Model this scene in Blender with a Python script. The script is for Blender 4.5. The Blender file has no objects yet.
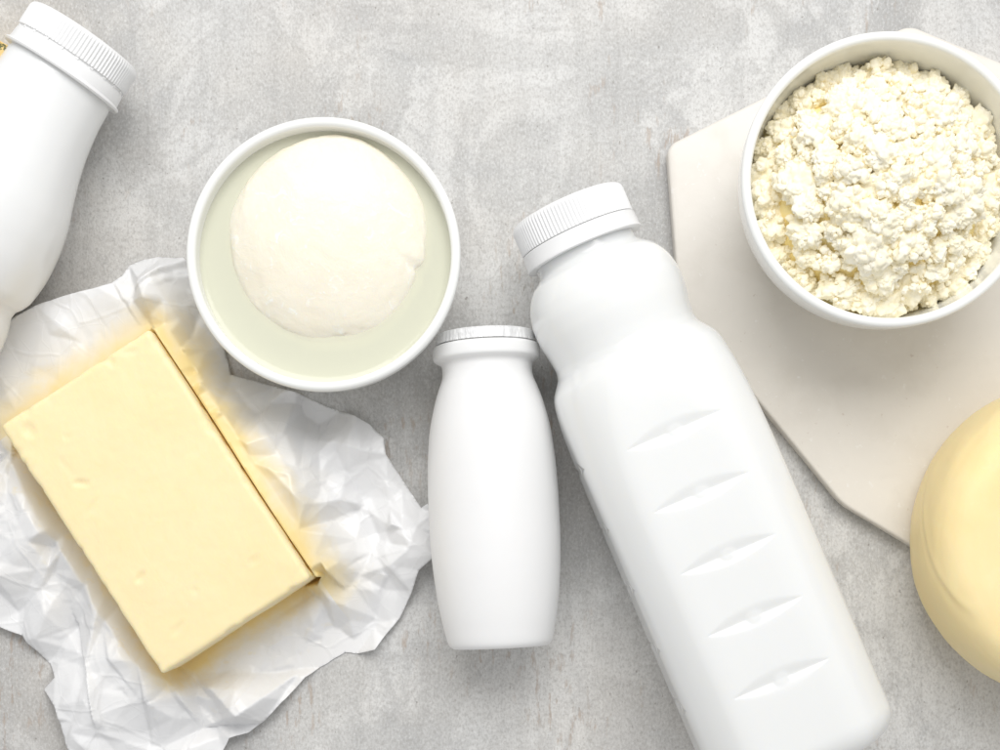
import bpy, bmesh, math, random
import numpy as np
from mathutils import Vector, Matrix, noise
from mathutils.geometry import delaunay_2d_cdt

random.seed(7)
rng = np.random.default_rng(11)
S = bpy.context.scene
COL = S.collection

# ------------------------------------------------------------------ camera
H = 0.55                 # camera height above the table (m)
PX = 0.36e-3             # metres per photo pixel on the table plane
NX, NY = 500.0, 520.0    # photo pixel straight under the camera
cam_d = bpy.data.cameras.new('camera')
cam_d.sensor_width = 36.0
cam_d.lens = 36.0 * H / (1000 * PX)
cam_d.shift_x = (500 - NX) / 1000.0
cam_d.shift_y = (NY - 375) / 1000.0
cam_d.clip_start = 0.01
cam_d.clip_end = 50
cam = bpy.data.objects.new('camera', cam_d)
cam.location = (0, 0, H)
COL.objects.link(cam)
S.camera = cam

# ------------------------------------------------------------------ light
w = bpy.data.worlds.new('World')
S.world = w
w.use_nodes = True
bg = w.node_tree.nodes['Background']
bg.inputs[0].default_value = (0.99, 0.995, 1.0, 1)
bg.inputs[1].default_value = 0.60


def area(name, loc, target, sx, sy, power, col):
    d = bpy.data.lights.new(name, 'AREA')
    d.shape = 'RECTANGLE'
    d.size, d.size_y = sx, sy
    d.energy = power
    d.color = col
    o = bpy.data.objects.new(name, d)
    o.location = loc
    o.rotation_euler = (Vector(target) - Vector(loc)).to_track_quat('-Z', 'Y').to_euler()
    COL.objects.link(o)
    return o


area('softbox', (0.05, 0.62, 0.90), (0.0, 0.05, 0.0), 0.85, 0.58, 9.3, (1.0, 0.992, 0.98))

S.render.engine = 'CYCLES'
S.cycles.use_denoising = True
S.cycles.max_bounces = 16
S.cycles.diffuse_bounces = 8
S.cycles.glossy_bounces = 4
S.cycles.transmission_bounces = 8
S.cycles.volume_bounces = 6
S.cycles.transparent_max_bounces = 12
S.view_settings.view_transform = 'Standard'
S.view_settings.look = 'None'
S.view_settings.exposure = 0.0
S.view_settings.gamma = 1.0
S.view_settings.use_curve_mapping = False


# ------------------------------------------------------------------ helpers
def P(px, py, z=0.0):
    k = PX * (H - z) / H
    return Vector(((px - NX) * k, (NY - py) * k, z))


def link(name, me, mat=None, parent=None, label=None, cat=None, group=None, kind=None, smooth=True, sharp=None):
    o = bpy.data.objects.new(name, me)
    COL.objects.link(o)
    if mat is not None and len(me.materials) == 0:
        me.materials.append(mat)
    if parent is not None:
        o.parent = parent
    if smooth:
        me.shade_smooth()
        if sharp:
            me.set_sharp_from_angle(angle=math.radians(sharp))
    tag(o, label, cat, group, kind)
    return o


def tag(o, label=None, cat=None, group=None, kind=None):
    if label: o['label'] = label
    if cat: o['category'] = cat
    if group: o['group'] = group
    if kind: o['kind'] = kind


def thing(name, label, cat, loc=(0, 0, 0), rot=(0, 0, 0)):
    o = bpy.data.objects.new(name, None)
    o.empty_display_size = 0.02
    COL.objects.link(o)
    o.location = loc
    o.rotation_euler = rot
    tag(o, label, cat)
    return o


def mesh(name, verts, faces):
    me = bpy.data.meshes.new(name)
    me.from_pydata([tuple(map(float, v)) for v in verts], [], faces)
    me.validate()
    me.update()
    return me


def pchip(xs, ys, q):
    """monotone cubic interpolation"""
    xs, ys, q = np.array(xs, float), np.array(ys, float), np.array(q, float)
    h = np.diff(xs)
    d = np.diff(ys) / h
    m = np.zeros(len(xs))
    m[0], m[-1] = d[0], d[-1]
    for i in range(1, len(xs) - 1):
        if d[i - 1] * d[i] > 0:
            w1, w2 = 2 * h[i] + h[i - 1], h[i] + 2 * h[i - 1]
            m[i] = (w1 + w2) / (w1 / d[i - 1] + w2 / d[i])
    i = np.clip(np.searchsorted(xs, q) - 1, 0, len(xs) - 2)
    s = np.clip((q - xs[i]) / h[i], 0, 1)
    return ((1 + 2 * s) * (1 - s) ** 2 * ys[i] + s * (1 - s) ** 2 * h[i] * m[i]
            + s * s * (3 - 2 * s) * ys[i + 1] + s * s * (s - 1) * h[i] * m[i + 1])


def rings(t, R, zc, caps=(True, True)):
    """tube along local X: t[i] positions, R[i][j] radius at ring i and angle j; axis at height zc"""
    n, m = R.shape
    ang = np.linspace(0, 2 * math.pi, m, endpoint=False)
    V = np.zeros((n, m, 3))
    V[:, :, 0] = np.asarray(t)[:, None]
    V[:, :, 1] = R * np.cos(ang)
    V[:, :, 2] = R * np.sin(ang) + zc
    verts = V.reshape(-1, 3).tolist()
    F = []
    for i in range(n - 1):
        a, b = i * m, (i + 1) * m
        for j in range(m):
            k = (j + 1) % m
            F.append((a + j, a + k, b + k, b + j))
    if caps[0]:
        F.append(tuple(range(m - 1, -1, -1)))
    if caps[1]:
        F.append(tuple((n - 1) * m + j for j in range(m)))
    return verts, F


def lathe_x(name, prof, zc, segs=128, caps=(True, True)):
    t = [p[0] for p in prof]
    R = np.repeat(np.array([p[1] for p in prof], float)[:, None], segs, 1)
    v, f = rings(t, R, zc, caps)
    return mesh(name, v, f)


def lathe_z(name, prof, segs=160, close=False):
    verts, F = [], []
    n = len(prof)
    for r, z in prof:
        for j in range(segs):
            a = 2 * math.pi * j / segs
            verts.append((r * math.cos(a), r * math.sin(a), z))
    for i in range(n - 1 if not close else n):
        a, b = i * segs, ((i + 1) % n) * segs
        for j in range(segs):
            k = (j + 1) % segs
            F.append((a + j, a + k, b + k, b + j))
    if not close:
        F.append(tuple(range(segs - 1, -1, -1)))
        F.append(tuple((n - 1) * segs + j for j in range(segs)))
    return mesh(name, verts, F)


def fbm(p, sc, octv=4, seed=0.0):
    return noise.fractal(Vector((p[0] * sc + seed, p[1] * sc + seed * 1.7, p[2] * sc - seed)), 1.0, 2.0, octv)


# ------------------------------------------------------------------ materials
class NT:
    def __init__(self, name):
        self.m = bpy.data.materials.new(name)
        self.m.use_nodes = True
        self.t = self.m.node_tree
        self.b = self.t.nodes['Principled BSDF']
        self.out = self.t.nodes['Material Output']

    def n(self, typ, **kw):
        nd = self.t.nodes.new(typ)
        for k, v in kw.items():
            if k.startswith('_'):
                setattr(nd, k[1:], v)
            else:
                nd.inputs[k].default_value = v
        return nd

    def l(self, a, b):
        self.t.links.new(a, b)

    def coord(self, scale=(1, 1, 1), which='Object', loc=(0, 0, 0)):
        c = self.n('ShaderNodeTexCoord')
        mp = self.n('ShaderNodeMapping')
        mp.inputs['Scale'].default_value = scale
        mp.inputs['Location'].default_value = loc
        self.l(c.outputs[which], mp.inputs['Vector'])
        return mp.outputs['Vector']

    def noise(self, vec, scale, detail=4, rough=0.55, dist=0.0):
        nd = self.n('ShaderNodeTexNoise', Scale=scale, Detail=detail, Roughness=rough, Distortion=dist)
        self.l(vec, nd.inputs['Vector'])
        return nd.outputs['Fac']

    def ramp(self, fac, stops):
        r = self.n('ShaderNodeValToRGB')
        e = r.color_ramp.elements
        while len(e) < len(stops): e.new(0.5)
        for i, (p, c) in enumerate(stops):
            e[i].position = p
            e[i].color = (c, c, c, 1) if not isinstance(c, tuple) else (*c, 1)
        self.l(fac, r.inputs['Fac'])
        return r.outputs['Color']

    def mix(self, fac, a, b, blend='MIX'):
        nd = self.n('ShaderNodeMix', _data_type='RGBA', _blend_type=blend)
        for sock, v in ((nd.inputs[0], fac), (nd.inputs[6], a), (nd.inputs[7], b)):
            if isinstance(v, bpy.types.NodeSocket): self.l(v, sock)
            elif isinstance(v, tuple): sock.default_value = (*v, 1)
            else: sock.default_value = v
        return nd.outputs[2]

    def math(self, op, a, b=0.0):
        nd = self.n('ShaderNodeMath', _operation=op)
        for sock, v in ((nd.inputs[0], a), (nd.inputs[1], b)):
            if isinstance(v, bpy.types.NodeSocket): self.l(v, sock)
            else: sock.default_value = v
        return nd.outputs[0]

    def bump(self, h, strength, dist, normal=None):
        b = self.n('ShaderNodeBump', Strength=strength, Distance=dist)
        self.l(h, b.inputs['Height'])
        if normal is not None: self.l(normal, b.inputs['Normal'])
        return b.outputs['Normal']

    def set(self, color=None, rough=None, sss=None, sss_r=None, spec=None, normal=None, coat=None):
        for key, v in (('Base Color', color), ('Roughness', rough), ('Subsurface Weight', sss),
                       ('Specular IOR Level', spec), ('Normal', normal), ('Coat Weight', coat)):
            if v is None: continue
            s = self.b.inputs[key]
            if isinstance(v, bpy.types.NodeSocket): self.l(v, s)
            elif isinstance(v, tuple): s.default_value = (*v, 1)
            else: s.default_value = v
        if sss_r:
            self.b.inputs['Subsurface Radius'].default_value = sss_r[:3]
            self.b.inputs['Subsurface Scale'].default_value = sss_r[3]
        return self.m


def mat_table():
    N = NT('worn_pale_concrete')
    v = N.coord()
    big = N.noise(v, 7.0, 5, 0.6, 0.5)
    patch = N.noise(N.coord(scale=(1, 0.85, 1)), 17.0, 9, 0.72, 0.9)
    patch2 = N.noise(N.coord(scale=(1, 0.7, 1), loc=(7.7, 3.3, 0)), 24.0, 9, 0.75, 0.7)
    streak = N.noise(N.coord(scale=(1, 0.09, 1)), 170.0, 5, 0.65)
    fine = N.noise(N.coord(scale=(1, 0.6, 1)), 1250.0, 4, 0.7)
    grit = N.noise(v, 480.0, 5, 0.75)
    c = N.mix(N.ramp(big, [(0.36, 0.0), (0.62, 1.0)]), (0.44, 0.438, 0.432), (0.67, 0.664, 0.648))
    c = N.mix(N.math('MULTIPLY', N.ramp(patch, [(0.49, 0.0), (0.55, 1.0)]), 0.52), c, (0.78, 0.776, 0.762))
    c = N.mix(N.math('MULTIPLY', N.ramp(patch2, [(0.52, 0.0), (0.60, 1.0)]), 0.50), c, (0.43, 0.43, 0.43))
    c = N.mix(N.math('MULTIPLY', N.ramp(streak, [(0.48, 0.0), (0.70, 1.0)]), 0.42), c, (0.41, 0.407, 0.40))
    # soft brown clouds
    tn = N.noise(N.coord(loc=(5.0, 2.0, 0)), 11.0, 4, 0.6)
    c = N.mix(N.math('MULTIPLY', N.ramp(tn, [(0.46, 0.0), (0.66, 1.0)]), 0.36), c, (0.68, 0.635, 0.575))
    # grain, light and dark
    c = N.mix(N.math('MULTIPLY', N.ramp(grit, [(0.36, 1.0), (0.50, 0.0)]), 0.34), c, (0.36, 0.345, 0.325))
    c = N.mix(N.math('MULTIPLY', N.ramp(fine, [(0.34, 1.0), (0.50, 0.0)]), 0.40), c, (0.34, 0.325, 0.305))
    c = N.mix(N.math('MULTIPLY', N.ramp(fine, [(0.52, 0.0), (0.68, 1.0)]), 0.42), c, (0.80, 0.80, 0.79))
    # rusty worn dashes where the coat has gone
    d1 = N.noise(N.coord(scale=(1, 0.22, 1), loc=(3.1, 0.4, 0)), 480.0, 4, 0.65)
    d2 = N.noise(N.coord(scale=(1, 0.6, 1), loc=(1.9, 0.2, 0)), 22.0, 5, 0.65)
    dm = N.math('MULTIPLY', N.ramp(d1, [(0.56, 0.0), (0.63, 1.0)]), N.ramp(d2, [(0.52, 0.0), (0.60, 1.0)]))
    c = N.mix(N.math('MULTIPLY', dm, 0.48), c, (0.42, 0.315, 0.235))
    pit = N.ramp(N.noise(N.coord(scale=(1, 0.6, 1), loc=(9, 4, 0)), 620.0, 3, 0.6), [(0.27, 1.0), (0.32, 0.0)])
    c = N.mix(N.math('MULTIPLY', pit, 0.6), c, (0.24, 0.215, 0.19))
    h = N.math('ADD', N.math('MULTIPLY', fine, 0.5), N.math('MULTIPLY', grit, 0.5))
    h = N.math('ADD', h, N.math('MULTIPLY', patch, 0.7))
    h = N.math('SUBTRACT', h, N.math('MULTIPLY', N.math('ADD', pit, dm), 0.5))
    return N.set(c, 0.8, spec=0.2, normal=N.bump(h, 0.5, 0.0005))


def mat_simple(name, col, rough, spec=0.5, sss=None, sss_r=None, nz=None, coat=None):
    N = NT(name)
    c = col
    nm = None
    v = N.coord()
    if nz:  # (scale, tint, amount, bump distance)
        f = N.noise(v, nz[0], 4, 0.6)
        c = N.mix(N.math('MULTIPLY', N.ramp(f, [(0.35, 0.0), (0.7, 1.0)]), nz[2]), col, nz[1])
        if nz[3]:
            nm = N.bump(f, 0.5, nz[3])
    return N.set(c, rough, sss, sss_r, spec, nm, coat)


def mat_marble():
    N = NT('beige_marble')
    v = N.coord()
    a = N.noise(v, 14.0, 5, 0.6, 0.8)
    b = N.noise(v, 60.0, 5, 0.6, 0.3)
    sp = N.noise(v, 330.0, 3, 0.6)
    c = N.mix(N.ramp(a, [(0.35, 0.0), (0.68, 1.0)]), (0.73, 0.695, 0.64), (0.775, 0.74, 0.68))
    c = N.mix(N.math('MULTIPLY', N.ramp(b, [(0.5, 0.0), (0.75, 1.0)]), 0.55), c, (0.665, 0.625, 0.56))
    c = N.mix(N.math('MULTIPLY', N.ramp(sp, [(0.66, 0.0), (0.74, 1.0)]), 0.6), c, (0.84, 0.82, 0.79))
    c = N.mix(N.math('MULTIPLY', N.ramp(sp, [(0.24, 1.0), (0.30, 0.0)]), 0.5), c, (0.52, 0.43, 0.36))
    r = N.ramp(b, [(0.3, 0.32), (0.7, 0.48)])
    return N.set(c, r, spec=0.4, normal=N.bump(sp, 0.2, 0.0002))


def mat_paper(cx, cy, ang, hx, hy):
    """white greaseproof wrapper, butter grease soaked in round the block (box distance in object space)"""
    N = NT('white_wrapper_paper')
    tc = N.n('ShaderNodeTexCoord')
    mp = N.n('ShaderNodeMapping', _vector_type='TEXTURE')
    mp.inputs['Location'].default_value = (cx, cy, 0)
    mp.inputs['Rotation'].default_value = (0, 0, ang)
    N.l(tc.outputs['Object'], mp.inputs['Vector'])
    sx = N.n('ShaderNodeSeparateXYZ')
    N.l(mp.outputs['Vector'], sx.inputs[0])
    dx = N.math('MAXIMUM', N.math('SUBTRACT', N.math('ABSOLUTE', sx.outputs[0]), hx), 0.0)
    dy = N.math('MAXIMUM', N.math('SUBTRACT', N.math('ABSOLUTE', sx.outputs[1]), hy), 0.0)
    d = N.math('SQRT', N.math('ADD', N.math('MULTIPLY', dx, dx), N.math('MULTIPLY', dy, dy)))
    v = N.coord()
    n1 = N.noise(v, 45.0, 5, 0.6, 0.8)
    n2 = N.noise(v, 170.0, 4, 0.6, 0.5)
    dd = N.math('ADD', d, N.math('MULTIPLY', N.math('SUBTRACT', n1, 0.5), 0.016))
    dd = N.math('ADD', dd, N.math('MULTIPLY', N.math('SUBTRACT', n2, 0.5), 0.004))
    # grease tint widened to paint a yellow glow: long side (+y), far end (-x)
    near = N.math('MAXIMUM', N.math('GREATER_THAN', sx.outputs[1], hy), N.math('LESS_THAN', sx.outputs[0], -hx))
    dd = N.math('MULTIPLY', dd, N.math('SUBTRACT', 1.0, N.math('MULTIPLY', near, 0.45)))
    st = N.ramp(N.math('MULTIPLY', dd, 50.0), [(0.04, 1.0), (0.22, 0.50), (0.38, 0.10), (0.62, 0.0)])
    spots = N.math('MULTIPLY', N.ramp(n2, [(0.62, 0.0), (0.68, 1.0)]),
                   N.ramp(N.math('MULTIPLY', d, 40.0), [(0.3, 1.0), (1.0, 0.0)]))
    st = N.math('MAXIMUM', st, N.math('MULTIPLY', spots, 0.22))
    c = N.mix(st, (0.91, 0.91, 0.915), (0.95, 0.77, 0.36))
    # fine crease lines pressed into the sheet
    hts = None
    wv = N.n('ShaderNodeTexNoise', Scale=60.0, Detail=2.0)
    N.l(v, wv.inputs['Vector'])
    wa = N.n('ShaderNodeVectorMath', _operation='MULTIPLY_ADD')
    N.l(wv.outputs['Color'], wa.inputs[0])
    wa.inputs[1].default_value = (0.006, 0.006, 0.0)
    N.l(v, wa.inputs[2])
    for sc_, am in ((48.0, 1.0), (110.0, 0.3)):
        vo = N.n('ShaderNodeTexVoronoi', _feature='DISTANCE_TO_EDGE', _voronoi_dimensions='2D', Scale=sc_)
        N.l(wa.outputs[0], vo.inputs['Vector'])
        rid = N.math('MULTIPLY', N.ramp(vo.outputs['Distance'], [(0.0, 1.0), (0.045, 0.0)]), am)
        hts = rid if hts is None else N.math('ADD', hts, rid)
    hts = N.math('MULTIPLY', hts, N.ramp(N.math('MULTIPLY', d, 50.0), [(0.25, 0.05), (0.7, 1.0)]))
    cr = N.noise(v, 420.0, 3, 0.5)
    N.set(c, 0.34, spec=0.5, normal=N.bump(cr, 0.12, 0.0003, N.bump(hts, 0.32, 0.0005)))
    tr = N.n('ShaderNodeBsdfTranslucent')
    N.l(c, tr.inputs['Color'])
    mx = N.n('ShaderNodeMixShader')
    mx.inputs[0].default_value = 0.15
    N.l(N.b.outputs[0], mx.inputs[1])
    N.l(tr.outputs[0], mx.inputs[2])
    N.l(mx.outputs[0], N.out.inputs['Surface'])
    return N.m


def mat_whey():
    """cloudy liquid: part of the light is scattered back by the milky surface layer, the rest passes through tinted"""
    N = NT('cloudy_whey')
    tr = N.n('ShaderNodeBsdfTransparent')
    tr.inputs[0].default_value = (0.985, 0.99, 0.93, 1)
    df = N.n('ShaderNodeBsdfDiffuse')
    df.inputs[0].default_value = (0.975, 0.975, 0.82, 1)
    m1 = N.n('ShaderNodeMixShader')
    m1.inputs[0].default_value = 0.52
    N.l(tr.outputs[0], m1.inputs[1])
    N.l(df.outputs[0], m1.inputs[2])
    gl = N.n('ShaderNodeBsdfGlossy', Roughness=0.05)
    fr = N.n('ShaderNodeFresnel', IOR=1.33)
    mx = N.n('ShaderNodeMixShader')
    N.l(fr.outputs[0], mx.inputs[0])
    N.l(m1.outputs[0], mx.inputs[1])
    N.l(gl.outputs[0], mx.inputs[2])
    N.l(mx.outputs[0], N.out.inputs['Surface'])
    return N.m


def mat_butter():
    N = NT('pale_butter')
    v = N.coord()
    a = N.noise(v, 30.0, 4, 0.55)
    b = N.noise(v, 190.0, 4, 0.6, 0.6)
    c = N.mix(N.ramp(a, [(0.3, 0.0), (0.7, 1.0)]), (0.925, 0.775, 0.46), (0.935, 0.80, 0.50))
    c = N.mix(N.math('MULTIPLY', N.ramp(b, [(0.6, 0.0), (0.72, 1.0)]), 0.35), c, (0.92, 0.76, 0.42))
    dr = N.noise(N.coord(scale=(0.12, 1, 1)), 260.0, 4, 0.6)
    msk = N.ramp(N.noise(N.coord(loc=(2, 5, 1)), 38.0, 3, 0.6), [(0.45, 0.0), (0.65, 1.0)])
    h = N.math('ADD', N.math('MULTIPLY', a, 1.0), N.math('MULTIPLY', b, 0.5))
    h = N.math('ADD', h, N.math('MULTIPLY', N.math('MULTIPLY', dr, msk), 0.7))
    return N.set(c, 0.42, 0.35, (1.0, 0.7, 0.3, 0.003), 0.35, N.bump(h, 0.3, 0.0006))


def mat_cheese():
    N = NT('smooth_yellow_cheese')
    v = N.coord()
    a = N.noise(v, 22.0, 4, 0.55)
    b = N.noise(v, 140.0, 4, 0.6)
    c = N.mix(N.ramp(a, [(0.3, 0.0), (0.7, 1.0)]), (0.92, 0.74, 0.385), (0.935, 0.78, 0.45))
    c = N.mix(N.math('MULTIPLY', N.ramp(b, [(0.60, 0.0), (0.75, 1.0)]), 0.3), c, (0.92, 0.82, 0.52))
    return N.set(c, 0.5, 0.3, (1.0, 0.65, 0.25, 0.004), 0.4, N.bump(b, 0.2, 0.0004))


def mat_mozz():
    N = NT('milky_mozzarella')
    v = N.coord()
    a = N.noise(v, 55.0, 5, 0.6, 0.7)
    b = N.noise(v, 240.0, 4, 0.6, 1.0)
    c = N.mix(N.ramp(a, [(0.35, 0.0), (0.7, 1.0)]), (0.905, 0.845, 0.705), (0.92, 0.87, 0.75))
    c = N.mix(N.math('MULTIPLY', N.ramp(b, [(0.60, 0.0), (0.70, 1.0)]), 0.8), c, (0.96, 0.95, 0.90))
    h = N.math('ADD', a, N.math('MULTIPLY', b, 0.3))
    return N.set(c, 0.36, 0.4, (1.0, 0.85, 0.6, 0.004), 0.3, N.bump(h, 0.6, 0.0011))


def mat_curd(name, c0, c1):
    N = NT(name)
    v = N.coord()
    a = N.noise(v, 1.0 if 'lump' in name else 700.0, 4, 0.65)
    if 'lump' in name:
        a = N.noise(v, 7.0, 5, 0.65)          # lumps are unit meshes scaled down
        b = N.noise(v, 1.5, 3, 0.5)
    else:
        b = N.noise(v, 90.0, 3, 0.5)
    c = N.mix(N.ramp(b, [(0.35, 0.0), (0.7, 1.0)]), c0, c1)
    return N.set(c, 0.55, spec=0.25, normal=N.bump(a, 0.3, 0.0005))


def mat_foil():
    N = NT('crinkled_lid_foil')
    v = N.coord()
    a = N.noise(N.coord(scale=(0.35, 1, 1)), 900.0, 3, 0.6)
    b = N.noise(v, 260.0, 4, 0.6)
    c = N.mix(N.ramp(a, [(0.4, 0.0), (0.62, 1.0)]), (0.74, 0.74, 0.745), (0.88, 0.88, 0.88))
    N.set(c, 0.45, spec=0.5, normal=N.bump(N.math('ADD', a, b), 0.6, 0.0006))
    N.b.inputs['Metallic'].default_value = 0.12
    return N.m


def mat_herb():
    N = NT('golden_herb_rind')
    v = N.coord()
    a = N.noise(v, 330.0, 4, 0.6)
    b = N.noise(v, 120.0, 3, 0.6)
    c = N.mix(N.ramp(b, [(0.4, 0.0), (0.65, 1.0)]), (0.78, 0.50, 0.12), (0.85, 0.66, 0.30))
    c = N.mix(N.ramp(a, [(0.54, 0.0), (0.60, 1.0)]), c, (0.10, 0.11, 0.045))
    return N.set(c, 0.5, 0.1, (1, .6, .2, .002), 0.4, N.bump(a, 0.5, 0.001))


M = dict(
    table=mat_table(),
    marble=mat_marble(),
    ceramic=mat_simple('white_glazed_ceramic', (0.88, 0.885, 0.865), 0.16, 0.5, nz=(30, (0.84, 0.845, 0.82), 0.6, None)),
    milk_pet=mat_simple('milky_plastic', (0.825, 0.832, 0.826), 0.14, 0.5, 0.75, (1, 0.95, 0.85, 0.008), nz=(26, (0.815, 0.82, 0.81), 0.8, 0.0002)),
    matte_white=mat_simple('satin_white_plastic', (0.84, 0.838, 0.836), 0.40, 0.4, 0.3, (1, 0.95, 0.9, 0.004), nz=(300, (0.835, 0.832, 0.828), 0.5, 0.00008)),
    gloss_white=mat_simple('glossy_white_plastic', (0.845, 0.85, 0.848), 0.20, 0.5, 0.3, (1, 0.95, 0.9, 0.004), nz=(30, (0.835, 0.838, 0.832), 0.6, 0.0002)),
    cap=mat_simple('white_cap_plastic', (0.85, 0.85, 0.85), 0.34, 0.45, nz=(200, (0.84, 0.84, 0.84), 0.5, None)),
    whey=mat_whey(), butter=mat_butter(), cheese=mat_cheese(), mozz=mat_mozz(), curd=mat_curd('curd_glow_yellow', (0.97, 0.82, 0.40), (0.97, 0.87, 0.54)), curd_w=mat_curd('curd_crumb_white', (0.978, 0.905, 0.69), (0.982, 0.935, 0.80)), curd_l=mat_curd('curd_lump_white', (0.985, 0.915, 0.70), (0.985, 0.945, 0.82)), foil=mat_foil(), herb=mat_herb(),  # curd (bed): yellow painted in for the glow of light between lumps
)

# ------------------------------------------------------------------ table
me = mesh('tabletop', [(-1.2, -1.2, 0), (1.2, -1.2, 0), (1.2, 1.2, 0), (-1.2, 1.2, 0)], [(0, 1, 2, 3)])
link('tabletop', me, M['table'], kind='structure', label='pale grey worn concrete tabletop under everything', smooth=False)

# ------------------------------------------------------------------ marble board
BT = 0.007
outline = [(909, 25), (667, 146), (679, 304), (842, 504), (1075, 644), (1225, 590), (1275, 330), (1190, 140)]
bm = bmesh.new()
vs = [bm.verts.new(P(x, y, BT).xy.to_3d()) for x, y in outline]
f = bm.faces.new(vs)
bmesh.ops.recalc_face_normals(bm, faces=bm.faces[:])
if f.normal.z < 0: f.normal_flip()
ve = [e for e in bm.edges]
# round the plan corners
bmesh.ops.bevel(bm, geom=bm.verts[:], offset=0.0035, segments=5, affect='VERTICES', profile=0.5)
ret = bmesh.ops.extrude_face_region(bm, geom=bm.faces[:])
top = [g for g in ret['geom'] if isinstance(g, bmesh.types.BMVert)]
for v in top: v.co.z += BT
bmesh.ops.recalc_face_normals(bm, faces=bm.faces[:])
ed = [e for e in bm.edges if abs(e.verts[0].co.z - e.verts[1].co.z) < 1e-6 and len(e.link_faces) == 2 and e.calc_face_angle() > 0.5]
bmesh.ops.bevel(bm, geom=ed, offset=0.0011, segments=3, affect='EDGES', profile=0.5)
me = bpy.data.meshes.new('serving_board')
bm.to_mesh(me)
for v in me.vertices: v.co.z += 0.0003
link('serving_board', me, M['marble'], label='beige marble serving board with cut corners under the curd bowl', cat='board', sharp=40)
BTOP = BT + 0.0003


# ------------------------------------------------------------------ bowls
def bowl_profile(R, h, foot, th):
    """closed outline r,z : outside from foot up, rim, inside down"""
    out = [(0.0008, 0.0012), (foot - 0.002, 0.0012), (foot - 0.0012, 0.0), (foot, 0.0), (foot + 0.0003, 0.0015)]
    r0, z0 = foot + 0.0003, 0.0025
    n = 26
    for i in range(n + 1):
        u = i / n
        a = u * math.pi / 2
        r = r0 + (R - r0) * (math.sin(a) ** 0.78)
        z = z0 + (h - z0 - th * 0.5) * (1 - math.cos(a)) ** 0.86
        out.append((r, z))
    rim = []
    for i in range(1, 9):
        a = math.pi * i / 9
        rim.append((R - th * 0.5 + th * 0.5 * math.cos(a), h - th * 0.5 + th * 0.5 * math.sin(a)))
    inn = []
    for i in range(n, -1, -1):
        u = i / n
        a = u * math.pi / 2
        r = r0 - 0.004 + (R - th - r0 + 0.004) * (math.sin(a) ** 0.80)
        z = 0.005 + (h - 0.005 - th * 0.5) * (1 - math.cos(a)) ** 0.86
        inn.append((r, z))
    inn.append((0.0008, 0.005))
    return out + rim + inn, list(reversed(inn))


def make_bowl(px, py, zbase, R, h, foot, th, label):
    c = P(px, py, zbase + h)
    prof, inn = bowl_profile(R, h, foot, th)
    o = link('bowl', lathe_z('bowl', prof, 192), M['ceramic'], label=label, cat='bowl', group='white ceramic bowls', sharp=50)
    o.location = (c.x, c.y, zbase)
    return o, inn


h1, R1 = 0.044, 137.5 * PX * (H - 0.044) / H
bowlA, innA = make_bowl(323, 253.5, 0.0003, R1, h1, 0.024, 0.0032, 'white ceramic bowl holding a mozzarella ball in whey')
h2, R2 = 0.048, 148.5 * PX * (H - 0.048 - BTOP) / H
bowlB, innB = make_bowl(890.5, 178.5, BTOP + 0.0003, R2, h2, 0.026, 0.0032, 'white ceramic bowl heaped with curd on marble board')


def inner_r(inn, z):
    zs = [p[1] for p in inn]
    rs = [p[0] for p in inn]
    return float(np.interp(z, zs, rs))


# whey
lv = 0.0372
ri = inner_r(innA, lv)
prof = [(0.0008, lv - 0.0012), (ri - 0.0012, lv - 0.0012), (ri + 0.0005, lv - 0.0008), (ri + 0.0005, lv + 0.0004), (ri - 0.0003, lv + 0.0004), (ri - 0.0010, lv + 0.0001),
        (ri - 0.0022, lv), (0.0008, lv)]
o = link('whey', lathe_z('whey', prof, 128), M['whey'], label='pale greenish whey round the mozzarella ball', cat='whey', sharp=60)
o.location = bowlA.location

# mozzarella ball
bm = bmesh.new()
bmesh.ops.create_icosphere(bm, subdivisions=6, radius=1.0)
zc, rx, ry, rz = 0.0340, 0.0338, 0.0360, 0.0135
fold_a = Vector((0.80, -0.22, 0.42)).normalized()
for v in bm.verts:
    p = v.co.copy()
    d = 1.0 + 0.034 * fbm(p, 1.1, 3, 3.3) + 0.013 * fbm(p, 3.2, 3, 8.1) + 0.0045 * fbm(p, 11, 3, 1.2)
    # creased tuck at the right
    q = p - fold_a
    s = q.x * 0.45 + q.y * 0.89
    al = q.x * 0.89 - q.y * 0.45
    w_ = math.exp(-(al / 0.24) ** 2)
    d -= 0.034 * w_ * math.exp(-((s + 0.03 * math.sin(al * 9)) / 0.045) ** 2)
    d += 0.016 * w_ * math.exp(-((s - 0.10) / 0.07) ** 2)
    # shallow torn skin wrinkles
    wv = abs(fbm(p, 2.6, 4, 5.5))
    d -= 0.020 * max(0, 1 - wv / 0.05) * max(0, fbm(p, 1.7, 2, 9.0) + 0.1)
    sp = 1.0 if p.z > 0 else 1.9
    v.co = Vector((p.x * rx * d, p.y * ry * d, p.z * rz * d * sp))
me = bpy.data.meshes.new('mozzarella_ball')
bm.to_mesh(me)
o = link('mozzarella_ball', me, M['mozz'], label='large cream white mozzarella ball lying in whey', cat='mozzarella')
c = P(331, 244, zc)
o.location = (c.x, c.y, zc)
o.rotation_euler = (math.radians(5), math.radians(1.5), 0)


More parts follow.
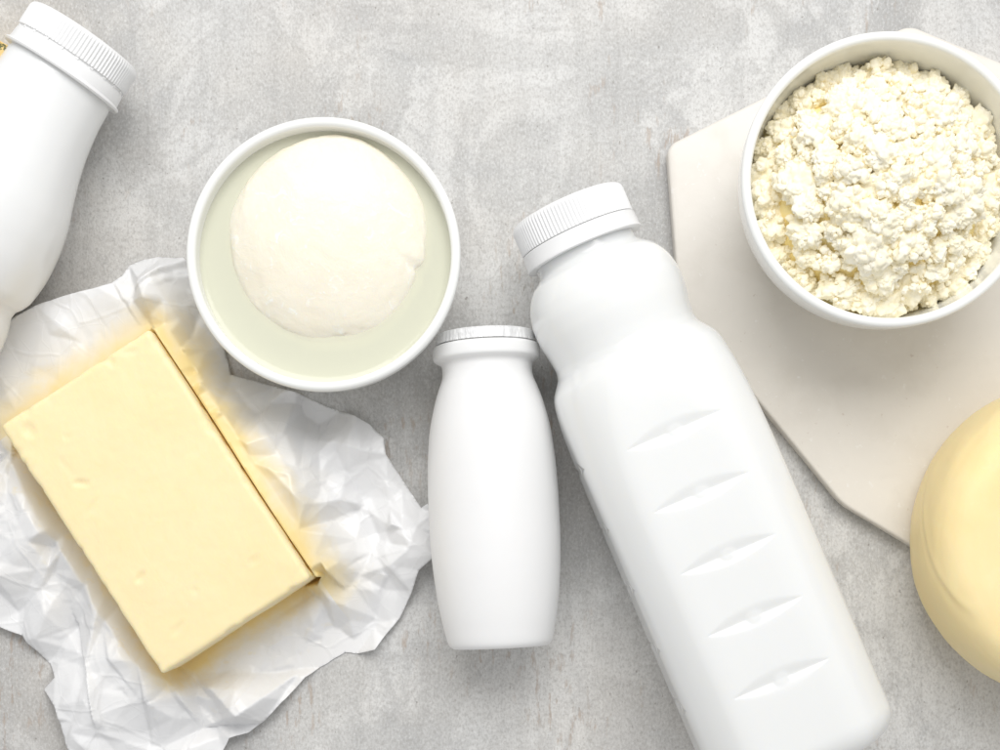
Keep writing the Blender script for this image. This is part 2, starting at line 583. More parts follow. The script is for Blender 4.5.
# ------------------------------------------------------------------ butter block
BH = 0.031
quad = [P(2, 424, BH), P(148, 331, BH), P(313, 577, BH), P(160, 676, BH)]
ctr = sum(quad, Vector()) / 4
ux = ((quad[2] - quad[1]) + (quad[3] - quad[0])).xy.normalized()      # along the length
LX = ((quad[2] - quad[1]).xy.length + (quad[3] - quad[0]).xy.length) / 2
LY = ((quad[1] - quad[0]).xy.length + (quad[2] - quad[3]).xy.length) / 2
bang = math.atan2(ux.y, ux.x)
PAPER_T = 0.0004
bm = bmesh.new()
bmesh.ops.create_cube(bm, size=1.0)
for v in bm.verts: v.co = Vector((v.co.x * LX, v.co.y * LY, (v.co.z + 0.5) * BH))
bmesh.ops.bevel(bm, geom=bm.edges[:], offset=0.0016, segments=3, affect='EDGES', profile=0.5)
bmesh.ops.triangulate(bm, faces=[f for f in bm.faces if len(f.verts) > 4])
for it in range(7):
    es = [e for e in bm.edges if e.calc_length() > 0.0013]
    if not es: break
    bmesh.ops.subdivide_edges(bm, edges=es, cuts=1, use_grid_fill=True)
    if len(bm.verts) > 70000: break
bmesh.ops.triangulate(bm, faces=bm.faces[:])
Rb = Matrix.Rotation(-bang, 3, 'Z')
dents = []
for (dx, dy, r1, r2, dep) in [(82, 483, 2.6, 1.1, 0.9), (92, 507, 1.0, 3.2, 0.35), (141, 577, 2.0, 1.3, 0.7), (178, 628, 1.1, 3.0, 0.3),
                              (110, 360, 1.2, 2.8, 0.5), (130, 352, 3.0, 0.9, 0.4), (66, 466, 3.6, 0.9, 0.25), (255, 560, 2.2, 1.4, 0.4),
                              (30, 430, 2.6, 2.0, 0.7), (18, 452, 1.5, 1.5, 0.5), (67, 437, 1.5, 0.8, 0.3), (196, 590, 1.4, 0.9, 0.4)]:
    q = Rb @ (P(dx, dy, BH) - ctr)
    dents.append((q.x, q.y, r1 * 1e-3, r2 * 1e-3, dep * 1e-3, random.uniform(0, 3)))
for v in bm.verts:
    p = v.co.copy()
    n = 0.00022 * fbm(p, 55, 2, 2.0) + 0.00007 * fbm(p, 330, 3, 7.0)
    ex = abs(p.x) / (LX / 2); ey = abs(p.y) / (LY / 2)
    edge = max(ex, ey)
    chip = max(0.0, fbm(p, 160, 3, 4.0) - 0.15)
    dirv = Vector((p.x / LX, p.y / LY, 0))
    if edge > 0.9 and p.z > BH * 0.6:
        p -= dirv * chip * 0.0017 * (edge - 0.9) * 10
        p.z -= chip * 0.0009 * (edge - 0.9) * 10
    p += dirv * n * 2 * (1 if edge > 0.97 else 0)
    # undercut: sides draw in a little toward the foot
    if p.z > BH - 0.002:
        p.z += n * 1.3
        for (qx, qy, a, b, dep, th) in dents:
            ddx, ddy = p.x - qx, p.y - qy
            u = (ddx * math.cos(th) + ddy * math.sin(th)) / a
            w_ = (-ddx * math.sin(th) + ddy * math.cos(th)) / b
            k = u * u + w_ * w_
            if k < 6: p.z -= dep * math.exp(-k) - 0.25 * dep * math.exp(-(k - 2.2) ** 2)
    v.co = p
me = bpy.data.meshes.new('butter_block')
bm.to_mesh(me)
o = link('butter_block', me, M['butter'], label='pale yellow block of butter on opened white wrapper', cat='butter')
o.location = (ctr.x, ctr.y, PAPER_T + 0.0006)
o.rotation_euler = (0, 0, bang)

# ------------------------------------------------------------------ wrapper
# outline in photo pixels with height in mm; the sheet lies on the table and stands up beside the butter
wrap_edge = [
    (-70, 400, 6), (-40, 350, 9), (0, 326, 13), (12, 319, 15), (36, 305, 18), (70, 294, 20), (96, 287, 21), (112, 283, 20), (122, 276, 17),
    (127, 264, 16), (139, 257, 15), (154, 253, 13), (182, 257, 9), (204, 275, 6), (215, 310, 7), (222, 345, 8), (230, 374, 8), (253, 380, 8),
    (273, 385.5, 7), (300, 394, 5), (326, 406, 5), (354, 415, 8), (370, 425, 7), (383, 438, 10), (385, 454, 12), (405, 484, 7), (421, 508, 8),
    (427, 504, 12), (433, 512, 10), (440, 551, 1.6), (420, 570, 4), (412, 591, 6), (400, 618, 5), (382, 639, 6), (374, 650, 9), (355, 655, 6), (344, 653, 4),
    (305, 677, 3), (297, 686, 3), (267, 718, 4), (250, 732, 3), (229, 738, 6), (222, 752, 5), (190, 775, 5), (130, 785, 6), (85, 775, 5), (72, 752, 5),
    (66, 737, 5), (53, 706, 9), (40, 691, 6), (50, 679, 10), (44, 666, 8), (22, 636, 5), (0, 627, 4), (-40, 600, 6), (-75, 560, 5), (-60, 480, 7)]
cb, sb = math.cos(bang), math.sin(bang)


def loc2px(lx, ly, z):
    wx, wy = ctr.x + lx * cb - ly * sb, ctr.y + lx * sb + ly * cb
    k = PX * (H - z) / H
    return (wx / k + NX, NY - wy / k)


ctrl = []    # interior control points: x,y (world), z
hx, hy = LX / 2 + 0.0002, LY / 2 + 0.0002


def addl(lx, ly, zmm):
    ctrl.append((ctr.x + lx * cb - ly * sb, ctr.y + lx * sb + ly * cb, zmm * 1e-3))


# flat bed under the butter
for i in range(31):
    for j in range(17):
        addl(-hx + 2 * hx * i / 30, -hy + 2 * hy * j / 16, 0.45)


# the sheet hugs the long side toward the bowl and the far end, then leans away
for i in range(31):
    u = -1 + 2 * i / 30
    addl(u * hx, hy + 0.0005, 26.5 + 1.0 * math.sin(u * 5) - 2.0 * max(0, u - 0.7) / 0.3)
    addl(u * hx, hy + 0.0045, 25.0 + 0.8 * math.sin(u * 4 + 1) - 2.0 * max(0, u - 0.7) / 0.3)
for j in range(17):
    u = -1 + 2 * j / 16
    addl(-hx - 0.0012, u * hy, 15 + 8 * (u + 1) / 2)
    addl(-hx - 0.0050, u * hy, 14.5 + 8 * (u + 1) / 2)


def addp(px, py, zmm):
    q = P(px, py, zmm * 1e-3)
    ctrl.append((q.x, q.y, zmm * 1e-3))


for p in [
    # right-hand ridge standing beside the block
    (182, 348, 26), (200, 384, 27), (220, 412, 26), (246, 444, 27), (268, 468, 26), (288, 488, 27), (304, 504, 27), (322, 534, 25), (338, 562, 19),
    # falling facets right of the ridge
    (205, 350, 17), (225, 392, 18), (236, 420, 21), (262, 410, 12), (250, 395, 14), (284, 432, 19), (275, 455, 21), (305, 425, 9), (300, 470, 19), (330, 440, 13), (322, 478, 15),
    (345, 470, 9), (362, 450, 13), (340, 500, 14), (332, 520, 11), (365, 505, 7), (388, 505, 9), (355, 540, 12), (380, 540, 5), (410, 548, 8), (418, 525, 10),
    (360, 575, 8), (345, 590, 11), (385, 590, 5), (350, 620, 7), (372, 625, 3), (330, 600, 9), (335, 632, 3), (390, 565, 10),
    # lower right corner tuck
    (318, 585, 12), (326, 574, 14), (322, 600, 5),
    # bottom flap
    (300, 612, 1.2), (262, 634, 1.0), (225, 656, 1.2), (195, 680, 1.6), (312, 632, 3.5), (290, 655, 2), (255, 668, 3.5), (240, 690, 5), (215, 700, 3), (268, 690, 2),
    (205, 720, 7), (180, 695, 11), (170, 682, 9), (190, 745, 7), (172, 720, 13), (150, 705, 14), (140, 735, 9), (160, 755, 11), (225, 720, 2.5),
    # left bank
    (12, 462, 11), (30, 498, 13), (50, 533, 12), (72, 570, 14), (92, 604, 13), (118, 640, 13), (140, 668, 14),
    (-12, 480, 14), (10, 505, 10), (18, 540, 13), (0, 560, 9), (40, 570, 8), (52, 600, 13), (24, 600, 7), (70, 628, 8), (88, 655, 12), (60, 650, 11), (104, 690, 9),
    (85, 700, 12), (110, 730, 8), (75, 720, 7), (120, 760, 9), (-30, 520, 8), (-30, 560, 11), (130, 700, 13), (35, 640, 9),
    # top flap leaning away from the block
    (-25, 420, 12), (-25, 395, 9), (20, 360, 13), (50, 335, 17), (60, 327, 20), (90, 318, 20), (120, 300, 22),
    (-10, 360, 12), (35, 332, 16), (80, 342, 19), (135, 302, 22), (150, 315, 25),
    # gathered corner at the top right
    (135, 287, 20), (144, 298, 30), (150, 275, 29), (165, 300, 26), (160, 268, 24), (138, 280, 29), (185, 290, 15), (180, 320, 21), (190, 340, 16), (163, 330, 26), (200, 310, 9), (195, 372, 23),
]:
    addp(*p)


def interp_tri(pts3, q):
    """linear interpolation over a Delaunay triangulation; q: (n,2)"""
    p2 = [Vector((p[0], p[1])) for p in pts3]
    vco, _, tri, ov, _, _ = delaunay_2d_cdt(p2, [], [], 0, 1e-7, True)
    zz = np.array([np.mean([pts3[k][2] for k in ids]) if ids else 0 for ids in ov])
    vc = np.array([(v.x, v.y) for v in vco])
    out = np.full(len(q), np.nan)
    for t in tri:
        a, b, c = vc[t[0]], vc[t[1]], vc[t[2]]
        lo = np.minimum(np.minimum(a, b), c) - 1e-7
        hi = np.maximum(np.maximum(a, b), c) + 1e-7
        idx = np.nonzero((q[:, 0] >= lo[0]) & (q[:, 0] <= hi[0]) & (q[:, 1] >= lo[1]) & (q[:, 1] <= hi[1]))[0]
        if len(idx) == 0: continue
        qq = q[idx]
        den = (b[1] - c[1]) * (a[0] - c[0]) + (c[0] - b[0]) * (a[1] - c[1])
        if abs(den) < 1e-14: continue
        l1 = ((b[1] - c[1]) * (qq[:, 0] - c[0]) + (c[0] - b[0]) * (qq[:, 1] - c[1])) / den
        l2 = ((c[1] - a[1]) * (qq[:, 0] - c[0]) + (a[0] - c[0]) * (qq[:, 1] - c[1])) / den
        l3 = 1 - l1 - l2
        ok = (l1 > -1e-4) & (l2 > -1e-4) & (l3 > -1e-4)
        out[idx[ok]] = l1[ok] * zz[t[0]] + l2[ok] * zz[t[1]] + l3[ok] * zz[t[2]]
    bad = np.isnan(out)
    out[bad] = 0
    return out


edge3 = [(*P(x, y, z * 1e-3).xy, z * 1e-3) for x, y, z in wrap_edge]
# densify and fray the outline slightly
dense = []
for i in range(len(edge3)):
    a, b = np.array(edge3[i]), np.array(edge3[(i + 1) % len(edge3)])
    n = max(1, int(np.linalg.norm((b - a)[:2]) / 0.0014))
    for k in range(n):
        q = a + (b - a) * k / n
        dense.append((q[0], q[1]))
dense = np.array(dense)
tan_ = np.roll(dense, -1, 0) - np.roll(dense, 1, 0)
nrm = np.stack([tan_[:, 1], -tan_[:, 0]], 1)
nrm /= np.linalg.norm(nrm, axis=1)[:, None] + 1e-9
fr = np.array([noise.noise(Vector((p[0] * 260, p[1] * 260, 0.3))) for p in dense])
dense = dense + nrm * fr[:, None] * 0.00025


def inside(poly, q):
    x, y = q[:, 0], q[:, 1]
    r = np.zeros(len(q), bool)
    j = len(poly) - 1
    for i in range(len(poly)):
        xi, yi = poly[i]; xj, yj = poly[j]
        c_ = ((yi > y) != (yj > y)) & (x < (xj - xi) * (y - yi) / (yj - yi + 1e-15) + xi)
        r ^= c_
        j = i
    return r


lo, hi = dense.min(0), dense.max(0)
STEP = 0.00062
gx, gy = np.meshgrid(np.arange(lo[0], hi[0], STEP), np.arange(lo[1], hi[1], STEP * 0.87))
gx = gx + (np.arange(gx.shape[0]) % 2)[:, None] * STEP / 2
g = np.stack([gx.ravel(), gy.ravel()], 1)
g = g[inside(dense, g)]
# keep clear of the border
dmin = np.full(len(g), 9.0)
for p in dense: dmin = np.minimum(dmin, np.hypot(g[:, 0] - p[0], g[:, 1] - p[1]))
g = g[dmin > 0.0004]
# clean fold lines where the sheet turns up beside the block
glx = (g[:, 0] - ctr.x) * cb + (g[:, 1] - ctr.y) * sb
gly = -(g[:, 0] - ctr.x) * sb + (g[:, 1] - ctr.y) * cb
side_zone = (np.abs(glx) < hx + 0.0018) & (gly > hy - 0.0004) & (gly < hy + 0.0010)
end_zone = (np.abs(gly) < hy + 0.0010) & (glx < -hx + 0.0004) & (glx > -hx - 0.0017)
g = g[~(side_zone | end_zone)]
fold = [(u, v_) for u in np.linspace(-hx, hx, 170) for v_ in (hy, hy + 0.0005)] + [(v_, u) for u in np.linspace(-hy, hy - 0.0006, 100) for v_ in (-hx, -hx - 0.0012)]
g = np.concatenate([g, np.array([(ctr.x + a_ * cb - b_ * sb, ctr.y + a_ * sb + b_ * cb) for a_, b_ in fold])])
allp = [Vector(p) for p in dense] + [Vector(p) for p in g]
nE = len(dense)
vco, _, tris, _, _, _ = delaunay_2d_cdt(allp, [], [list(range(nE))], 1, 1e-8, False)
Q = np.array([(v.x, v.y) for v in vco])
Z = interp_tri(ctrl + edge3 + [(lo[0] - .05, lo[1] - .05, 0), (hi[0] + .05, lo[1] - .05, 0), (hi[0] + .05, hi[1] + .05, 0), (lo[0] - .05, hi[1] + .05, 0)], Q)


def crumple(sp, amp, seed):
    r = np.random.default_rng(seed)
    a, b = lo - 0.03, hi + 0.03
    n = int((b[0] - a[0]) * (b[1] - a[1]) / (sp * sp))
    pts = np.stack([r.uniform(a[0], b[0], n), r.uniform(a[1], b[1], n), r.normal(0, amp, n)], 1)
    return interp_tri([tuple(p) for p in pts], Q)


# local frame of the butter for masks
lx_ = (Q[:, 0] - ctr.x) * cb + (Q[:, 1] - ctr.y) * sb
ly_ = -(Q[:, 0] - ctr.x) * sb + (Q[:, 1] - ctr.y) * cb
dbox = np.hypot(np.maximum(np.abs(lx_) - LX / 2, 0), np.maximum(np.abs(ly_) - LY / 2, 0))
mask = np.clip((dbox - 0.004) / 0.008, 0, 1)
smoothflap = np.where((lx_ < -LX / 2) & (ly_ < LY * 0.45), 0.35, 1.0)
rough_ = mask * smoothflap
Z = Z + rough_ * (crumple(0.021, 0.0052, 3) + crumple(0.0115, 0.0026, 5) + crumple(0.0055, 0.0004, 8))
Z = np.maximum(Z, 0.0005)
inb = dbox < 0.0003
Z[inb] = 0.0005
cen = np.array([Q[list(t)].mean(0) for t in tris])
tris = [t for t, ok in zip(tris, inside(dense, cen)) if ok]
me = mesh('butter_wrapper', np.column_stack([Q, Z]), [tuple(t) for t in tris])
# one soft pass so the creases are folds, not cuts
bm = bmesh.new()
bm.from_mesh(me)
vv = [v for v in bm.verts if not v.is_boundary]

bmesh.ops.recalc_face_normals(bm, faces=bm.faces[:])
if sum(f.normal.z for f in bm.faces) < 0:
    bmesh.ops.reverse_faces(bm, faces=bm.faces[:])
bm.to_mesh(me)
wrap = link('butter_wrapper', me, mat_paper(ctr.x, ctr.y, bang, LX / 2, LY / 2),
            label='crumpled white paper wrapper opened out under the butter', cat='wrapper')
sm = wrap.modifiers.new('thickness', 'SOLIDIFY')
sm.thickness = 0.00008
sm.offset = -1


# ------------------------------------------------------------------ ribbed screw cap (axis along local X, t increasing toward the bottle)
def ribbed_cap(name, t0, t1, r, zc, nrib, depth, top_round, rib_from=0.2):
    m = nrib * 6
    ang = np.arange(m)
    rib = np.where((ang % 6) < 3, 0.0, 1.0)
    rib = 0.5 * (np.roll(rib, 1) + rib)
    ts, rr = [], []
    ts.append(t0); rr.append(np.full(m, r - top_round))
    for k in range(1, 7):
        a = k / 6 * math.pi / 2
        ts.append(t0 + top_round * (1 - math.cos(a)))
        base = r - top_round + top_round * math.sin(a)
        rr.append(np.full(m, base) - rib * depth * max(0, (k - 3) / 3))
    for t in np.linspace(t0 + top_round + 0.0002, t1 - 0.0005, 4):
        ts.append(t); rr.append(r - rib * depth)
    ts.append(t1 - 0.0002); rr.append(np.full(m, r - depth * 0.3))
    ts.append(t1); rr.append(np.full(m, r - depth - 0.0004))
    v, f = rings(ts, np.array(rr), zc)
    return mesh(name, v, f)


def px_dir_rot(ax, ay):
    return math.atan2(-ay, ax)


# ------------------------------------------------------------------ big milk bottle
zc = 0.0317
k = PX * (H - zc) / H
c = P(571 + 1.5 * 0.919, 223 - 1.5 * 0.395, zc)
milk = thing('milk_bottle', 'large square white plastic milk bottle with ribbed cap and grooved sides', 'bottle', (c.x, c.y, 0.0004), (0, 0, px_dir_rot(0.395, 0.919)))
ts = np.concatenate([np.linspace(26, 46, 14), np.linspace(47, 200, 130), np.linspace(200.9, 545, 390), np.linspace(546, 583, 36)])
Rl = pchip([26, 39, 41, 45, 51, 60, 72, 88, 100, 114, 124, 132, 139, 147, 158, 172, 200, 235, 270, 300, 560, 600],
           [52, 52, 53, 57, 65, 71.5, 76.5, 79, 78.6, 76.5, 74.9, 74.3, 75.6, 81, 89, 94, 100, 104.5, 106.5, 107, 107, 107], ts)
pl = pchip([26, 150, 175, 240, 385, 490, 600], [91, 92, 92.5, 92.5, 93, 93.5, 93.5], ts)
# base rounding
end, rr_ = 584.0, 30.0
ins = np.where(ts > end - rr_, rr_ - np.sqrt(np.maximum(rr_ ** 2 - (ts - (end - rr_)) ** 2, 0)), 0)
m = 384
ang = np.linspace(0, 2 * math.pi, m, endpoint=False)
R = np.zeros((len(ts), m))
for i, t in enumerate(ts):
    d = np.maximum(np.abs(np.cos(ang)), np.abs(np.sin(ang)))
    plane = (pl[i]) / d
    a, b = np.full(m, Rl[i]), plane
    kk = 8.0 + 3.0 * math.exp(-((t - 165) / 40.0) ** 2)
    hmin = np.clip(0.5 + 0.5 * (b - a) / kk, 0, 1)
    r = b * (1 - hmin) + a * hmin - kk * hmin * (1 - hmin)
    # label panel grooves on the four faces: lens-shaped with one steep side and a stud in the middle
    fa = (ang + math.pi / 4) % (math.pi / 2) - math.pi / 4
    sx = r * np.sin(fa)
    for g_ in range(5):
        tg = 232 + 63.5 * g_
        dt = t - tg
        hw = 8.5 * np.maximum(1 - (sx / np.where(np.abs(np.cos(ang)) > 0.72, 51.0, 49.0)) ** 2, 0)
        if abs(dt) < 20:
            low = hw * 1.25          # toward the base: crisp lip
            up = hw * 1.5
            q = np.where(dt > 0, dt / np.maximum(low, 1e-3), -dt / np.maximum(up, 1e-3))
            prof_ = np.where(dt > 0, np.clip(1 - q, 0, 1) ** 1.25, np.clip(1 - q, 0, 1) ** 2 * (1 + 2 * q))
            depth = 3.0 * np.sqrt(np.clip(hw / 8.5, 0, 1)) * np.where(q < 1, prof_, 0)
            stud = np.exp(-(((sx) / 7.5) ** 2 + ((dt + 0.5) / 6.0) ** 2) ** 2)
            side = np.where(np.abs(np.cos(ang)) > 0.72, 0.9, 1.0)
            r = r - depth * side * (1 - 0.42 * stud)
    R[i] = r - ins[i]
v, f = rings(ts * k, R * k, zc)
me = mesh('bottle_body', v, f)
link('bottle_body', me, M['milk_pet'], milk, sharp=60)
cp = link('cap', ribbed_cap('cap', -17 * k, 14 * k, 59.5 * k, zc, 96, 0.00055, 0.0022), M['cap'], milk, sharp=60)
pr = [(14.2, 55), (14.6, 59.2), (15.5, 60), (28, 60.3), (29.5, 61.2), (31, 61), (31.3, 54)]
link('tamper_band', lathe_x('tamper_band', [(a * k, b * k) for a, b in pr], zc, 160), M['cap'], cp, sharp=40)

# ------------------------------------------------------------------ small yogurt bottle
rmax = 65.2
zc = 0.0226
k = PX * (H - zc) / H
ax = Vector((14, 289)).normalized()
c = P(486.5, 356, zc)
tilt = math.radians(2.6)
yog = thing('yogurt_bottle', 'small plain white drinking yogurt bottle with crinkled foil lid', 'bottle', (c.x, c.y, 0.0), (0, 0, px_dir_rot(ax.x, ax.y)))
q = np.concatenate([np.linspace(-8, 12, 24), np.linspace(12.6, 284, 150), np.linspace(284.5, 294, 16)])
yr = pchip([-8, -7, -5, 3, 6, 8, 10, 14, 20, 26, 34, 52, 82, 115, 150, 180, 205, 232, 260, 276, 284, 289, 292, 294],
           [50, 52.5, 53.6, 53.8, 53.2, 50, 46.6, 45.2, 45.1, 46.2, 49.3, 55, 61.3, 64.2, 65.2, 65.1, 64.2, 62, 58.2, 55, 53.2, 51.6, 49.5, 46.5], q)
link('bottle_body', lathe_x('bottle_body', list(zip(q * k, yr * k)), zc, 192), M['matte_white'], yog, sharp=50)
m = 360
ang = np.arange(m)
cr = np.array([noise.noise(Vector((math.cos(2 * math.pi * a / m) * 9, math.sin(2 * math.pi * a / m) * 9, 0))) for a in ang]) \
    + 0.7 * np.array([noise.noise(Vector((math.cos(2 * math.pi * a / m) * 28, math.sin(2 * math.pi * a / m) * 28, 5))) for a in ang])
tt, RR = [], []
for t, r, a_ in [(-20.5, 20, 0), (-20.6, 44, .2), (-20.2, 47.5, .3), (-19, 49.4, .5), (-16, 49.9, .7), (-13, 49.8, 1.0), (-10.6, 50.2, 1.5), (-9.2, 50.4, 1.9), (-8.9, 48.5, 1.2), (-8.8, 40, 0)]:
    tt.append(t * k); RR.append((r + cr * a_ * 0.6) * k)
v, f = rings(tt, np.array(RR), zc)
link('foil_lid', mesh('foil_lid', v, f), M['foil'], yog, sharp=50)
yog.rotation_euler = (0, tilt * -1, px_dir_rot(ax.x, ax.y))
# resting height: turn about the bottle's thickest point
yog.location.z = 0.0004 - math.sin(tilt) * 160 * k * 1.0 + 0.0

# ------------------------------------------------------------------ kefir bottle at the left
zc = 0.0318
k = PX * (H - zc) / H
ax = Vector((-0.54, 0.842)).normalized()
c = P(62, 76, zc)
kef = thing('kefir_bottle', 'glossy white waisted bottle with ribbed cap beside the butter wrapper', 'bottle', (c.x, c.y, 0.0004), (0, 0, px_dir_rot(ax.x, ax.y)))
q = np.concatenate([np.linspace(-8, 215, 120), np.linspace(216, 250, 40), np.linspace(252, 470, 60), np.linspace(471, 492, 16)])
kr = pchip([-8, 0, 4, 20, 49, 75, 103, 130, 158, 185, 209, 220, 227, 232, 240, 252, 280, 440, 470, 484, 492],
           [54, 55, 56, 57, 61, 67, 76, 85.5, 91.5, 94, 92.5, 88.5, 84.5, 84, 86.5, 90, 93.5, 93.5, 91, 84, 74], q)
link('bottle_body', lathe_x('bottle_body', list(zip(q * k, kr * k)), zc, 192), M['gloss_white'], kef, sharp=60)
kcap = link('cap', ribbed_cap('cap', -46 * k, -18.6 * k, 60 * k, zc, 96, 0.00055, 0.0022), M['cap'], kef, sharp=60)
pr = [(-16.6, 54), (-16.4, 58.2), (-15.5, 59), (-4, 60), (-2.6, 62.6), (-1, 63.4), (0.6, 62.4), (0.8, 56)]
tb = link('tamper_band', lathe_x('tamper_band', [(a * k, b * k) for a, b in pr], zc, 160), M['cap'], kcap, sharp=40)
pr = [(-19.4, 54), (-19.2, 57.6), (-16.4, 57.6), (-16.2, 54)]
link('cap_neck', lathe_x('cap_neck', [(a * k, b * k) for a, b in pr], zc, 128), M['cap'], kcap, sharp=40)
# little snap bridges between cap and band
bv, bf = [], []
for i in range(22):
    a0 = 2 * math.pi * i / 22
    for (t, r, da) in [(-18.8, 56, -.03), (-18.8, 58.9, -.03), (-16.3, 58.9, -.03), (-16.3, 56, -.03), (-18.8, 56, .03), (-18.8, 58.9, .03), (-16.3, 58.9, .03), (-16.3, 56, .03)]:
        bv.append((t * k, r * k * math.cos(a0 + da), r * k * math.sin(a0 + da) + zc))
    o8 = i * 8
    bf += [tuple(o8 + j for j in fc) for fc in ((0, 1, 2, 3), (7, 6, 5, 4), (0, 4, 5, 1), (1, 5, 6, 2), (2, 6, 7, 3), (3, 7, 4, 0))]
o = link('snap_bridges', mesh('snap_bridges', bv, bf), M['cap'], kcap, smooth=False)
o['kind'] = 'stuff'

# ------------------------------------------------------------------ yellow cheese wheel
zb = BTOP + 0.0003
hz = 0.046
kz = PX * (H - zb - hz * 0.45) / H
Rw = 161 * kz
c = P(1078.5, 541, zb + hz * 0.45)
prof = []
for t, r in [(0.0, 0.86), (0.01, 0.90), (0.05, 0.945), (0.14, 0.982), (0.28, 0.998), (0.45, 1.0), (0.60, 0.995), (0.74, 0.980), (0.84, 0.950), (0.92, 0.905), (0.97, 0.85), (1.0, 0.765)]:
    prof.append((t, r))
tq = np.concatenate([np.linspace(0, 0.2, 14), np.linspace(0.22, 0.8, 26), np.linspace(0.815, 1.0, 18)])
rq = pchip([p[0] for p in prof], [p[1] for p in prof], tq)
pts = [(0.02 * Rw, 0), (0.5 * Rw, 0)] + [(r * Rw, t * hz) for t, r in zip(tq, rq)] + [(f_ * Rw, hz * (1 + 0.006 * (1 - f_ / 0.77))) for f_ in (0.7, 0.6, 0.5, 0.4, 0.3, 0.2, 0.1, 0.01)]
me = lathe_z('cheese_wheel', pts, 224)
for v in me.vertices:
    p = v.co
    a = math.atan2(p.y, p.x)
    rr = math.hypot(p.x, p.y) / Rw
    u = p.z / hz
    n = fbm(p, 26, 3, 2.2) * 0.0007 + fbm(p, 90, 3, 6.2) * 0.00018
    # pressed seam left by the mould, running obliquely down the side facing the table
    da = (a - math.radians(180) + math.pi) % (2 * math.pi) - math.pi
    seam = 0.60 + 0.55 * da + 0.03 * math.sin(4 * da)
    s = (u - seam) / 0.035
    env = math.exp(-((da - 0.12) / 0.42) ** 4)
    dr = n + env * (-0.00035 * math.exp(-s * s) + 0.0003 * math.exp(-((s - 1.7) / 1.0) ** 2))
    if rr > 0.75:
        p.x += math.cos(a) * dr; p.y += math.sin(a) * dr
    if u > 0.8: p.z += n * 0.8
o = link('cheese_wheel', me, M['cheese'], label='round yellow cheese wheel on the edge of marble board', cat='cheese')
o.location = (c.x, c.y, zb)

# ------------------------------------------------------------------ golden piece half hidden at the left edge
bm = bmesh.new()
bmesh.ops.create_cube(bm, size=1.0)
for v in bm.verts:
    v.co = Vector((v.co.x * 0.034, v.co.y * 0.026, (v.co.z + 0.5) * 0.03))
    if v.co.x < 0: v.co.y *= 0.55
bmesh.ops.bevel(bm, geom=bm.edges[:], offset=0.003, segments=3, affect='EDGES', profile=0.5)
bmesh.ops.subdivide_edges(bm, edges=bm.edges[:], cuts=4, use_grid_fill=True)
for v in bm.verts:
    n = fbm(v.co, 120, 3, 1.0)
    v.co += Vector((v.co.x, v.co.y, 0)).normalized() * n * 0.0012 if v.co.xy.length > 1e-4 else Vector()
me = bpy.data.meshes.new('herb_cheese')
bm.to_mesh(me)
o = link('herb_cheese', me, M['herb'], label='golden piece with dark green flecks behind the kefir bottle', cat='cheese')
c = P(-26, 58, 0.03)
o.location = (c.x, c.y, 0.0004)
o.rotation_euler = (0, 0, math.radians(-40))

# ------------------------------------------------------------------ curd in the bowl
fill = 0.033                                    # height of the curd's edge inside the bowl
bz = bowlB.location.z


def heap(r):                                    # r in metres from the bowl axis
    Re = inner_r(innB, fill) - 0.0015
    u = min(1.0, r / Re)
    return fill - 0.005 + 0.0265 * (1 - u ** 2.3)


curd = thing('cottage_cheese', 'heap of crumbly cream white curd in the bowl', 'cottage cheese', (bowlB.location.x, bowlB.location.y, bz + 0.0052))
off = curd.location.z - bz
Re = inner_r(innB, fill) - 0.0015


def curd_lump(name, seed, sub, gran, rough_a):
    bm = bmesh.new()
    bmesh.ops.create_icosphere(bm, subdivisions=sub, radius=1.0)
    r = random.Random(seed)
    st = Vector((r.uniform(.85, 1.25), r.uniform(.8, 1.1), r.uniform(.62, .85)))
    o_ = Vector((seed * 3.17, seed * 1.31, -seed * 2.2))
    for v in bm.verts:
        p = v.co.copy()
        d = 1.0 + 0.42 * noise.noise(p * 1.3 + o_)
        f1 = noise.voronoi(p * gran + o_)[0]
        d += rough_a * (0.55 - f1[0]) + rough_a * 0.45 * (0.5 - noise.voronoi(p * gran * 2.3 + o_)[0][0])
        d += 0.07 * noise.noise(p * 6 + o_) + 0.035 * noise.noise(p * 13 + o_) + 0.015 * noise.noise(p * 27 + o_)
        v.co = Vector((p.x * d * st.x, p.y * d * st.y, p.z * d * st.z))
    me = bpy.data.meshes.new(name)
    bm.to_mesh(me)
    bm.free()
    me.shade_smooth()
    me.materials.append(M['curd_l'])
    return me


lumps = [curd_lump('curd_lump', i + 1, 5, 2.5, 0.44) for i in range(9)]
crumbs = [curd_lump('curd_crumb', i + 31, 3, 1.4, 0.35) for i in range(6)]
# bed mass filling the bowl under the lumps
nr, na = 80, 220
bv, bf = [], []
for i in range(nr + 1):
    rr = Re * i / nr
    for j in range(na):
        a = 2 * math.pi * j / na
        x, y = rr * math.cos(a), rr * math.sin(a)
        z = heap(rr) - 0.0030 + 0.0036 * (0.5 - noise.voronoi(Vector((x * 260, y * 260, 0.5)))[0][0]) + 0.0010 * noise.noise(Vector((x * 300, y * 300, 2)))
        bv.append((x, y, z - off))
for i in range(nr):
    for j in range(na):
        jj = (j + 1) % na
        bf.append((i * na + j, (i + 1) * na + j, (i + 1) * na + jj, i * na + jj))
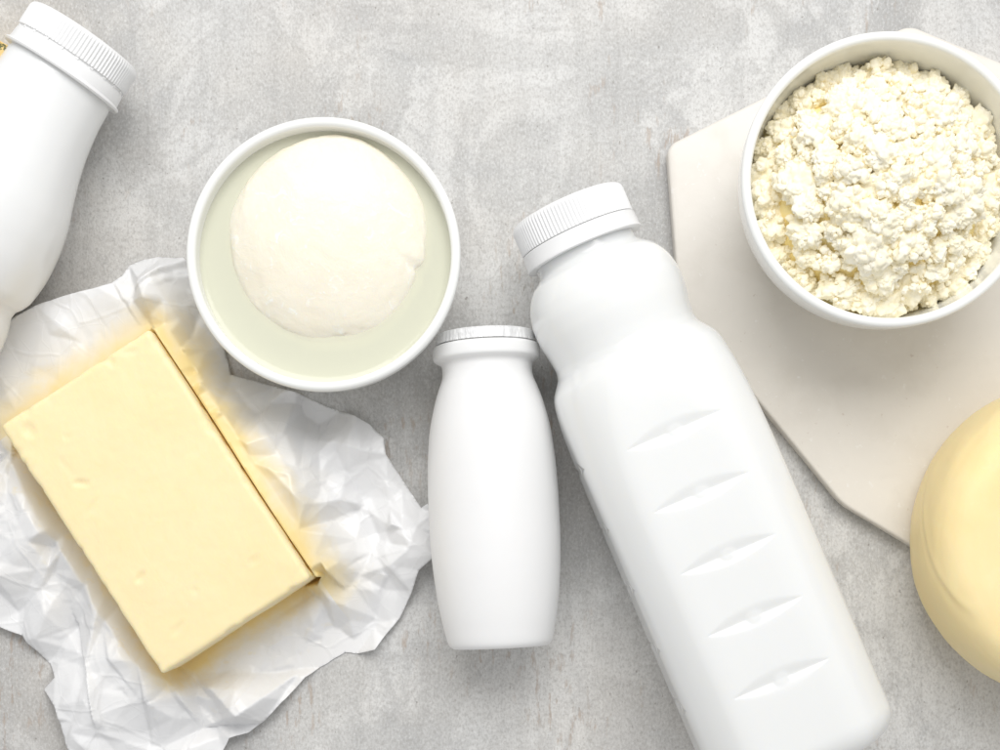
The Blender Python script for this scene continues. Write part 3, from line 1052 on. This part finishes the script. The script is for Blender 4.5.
# skirt down along the inside of the bowl
base_i = nr * na
for zz in (0.020, 0.012, 0.0065):
    s0 = len(bv)
    rr = inner_r(innB, zz) - 0.0012
    for j in range(na):
        a = 2 * math.pi * j / na
        bv.append((rr * math.cos(a), rr * math.sin(a), zz - off))
    for j in range(na):
        jj = (j + 1) % na
        bf.append((base_i + j, s0 + j, s0 + jj, base_i + jj))
    base_i = s0
bf.append(tuple(base_i + j for j in range(na - 1, -1, -1)))
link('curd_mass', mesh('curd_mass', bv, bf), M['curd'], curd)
# lumps: dart throwing on the heap
placed = []
rr_ = random.Random(5)
for size, cnt in ((0.0060, 40), (0.0045, 110), (0.0032, 150)):
    tries = 0; got = 0
    while got < cnt and tries < 9000:
        tries += 1
        s = size * rr_.uniform(0.8, 1.2)
        rad = (Re - s * 0.55) * math.sqrt(rr_.random())
        a = rr_.uniform(0, 2 * math.pi)
        x, y = rad * math.cos(a), rad * math.sin(a)
        if any((x - p[0]) ** 2 + (y - p[1]) ** 2 < ((s + p[2]) * 0.70) ** 2 for p in placed): continue
        placed.append((x, y, s)); got += 1
        o = bpy.data.objects.new('curd_lump', lumps[rr_.randrange(len(lumps))])
        COL.objects.link(o)
        o.parent = curd
        o.location = (x, y, heap(rad) - off - s * 0.25 + rr_.uniform(-0.0018, 0.0018))
        o.rotation_euler = (rr_.uniform(-.5, .5), rr_.uniform(-.5, .5), rr_.uniform(0, 6.28))
        o.scale = (s, s, s)
# loose crumbs, joined
cv, cf = [], []
crumb_data = []
for me_ in crumbs:
    co = np.array([v.co[:] for v in me_.vertices]); fc = [tuple(p.vertices) for p in me_.polygons]
    crumb_data.append((co, fc))
for i in range(900):
    s = rr_.choice((0.0006, 0.0008, 0.0011, 0.0014, 0.0018))
    rad = (Re - s * 0.3) * math.sqrt(rr_.random())
    a = rr_.uniform(0, 2 * math.pi)
    x, y = rad * math.cos(a), rad * math.sin(a)
    z = heap(rad) - 0.0012
    for p in placed:
        dd = math.hypot(x - p[0], y - p[1]) / p[2]
        if dd < 1.0: z = max(z, heap(math.hypot(p[0], p[1])) + p[2] * (-0.25 + 0.68 * math.sqrt(1 - dd * dd)))
    co, fc = crumb_data[rr_.randrange(len(crumb_data))]
    E = np.array(Matrix.Rotation(rr_.uniform(0, 6.28), 3, Vector((rr_.uniform(-1, 1), rr_.uniform(-1, 1), 1)).normalized()))
    pts_ = co @ E.T * s + np.array((x, y, z - off))
    b0 = len(cv)
    cv.extend(pts_.tolist())
    cf.extend(tuple(b0 + q_ for q_ in f_) for f_ in fc)
me = mesh('curd_crumbs', cv, cf)
o = link('curd_crumbs', me, M['curd_w'], curd, kind='stuff')
for me_ in crumbs: bpy.data.meshes.remove(me_)
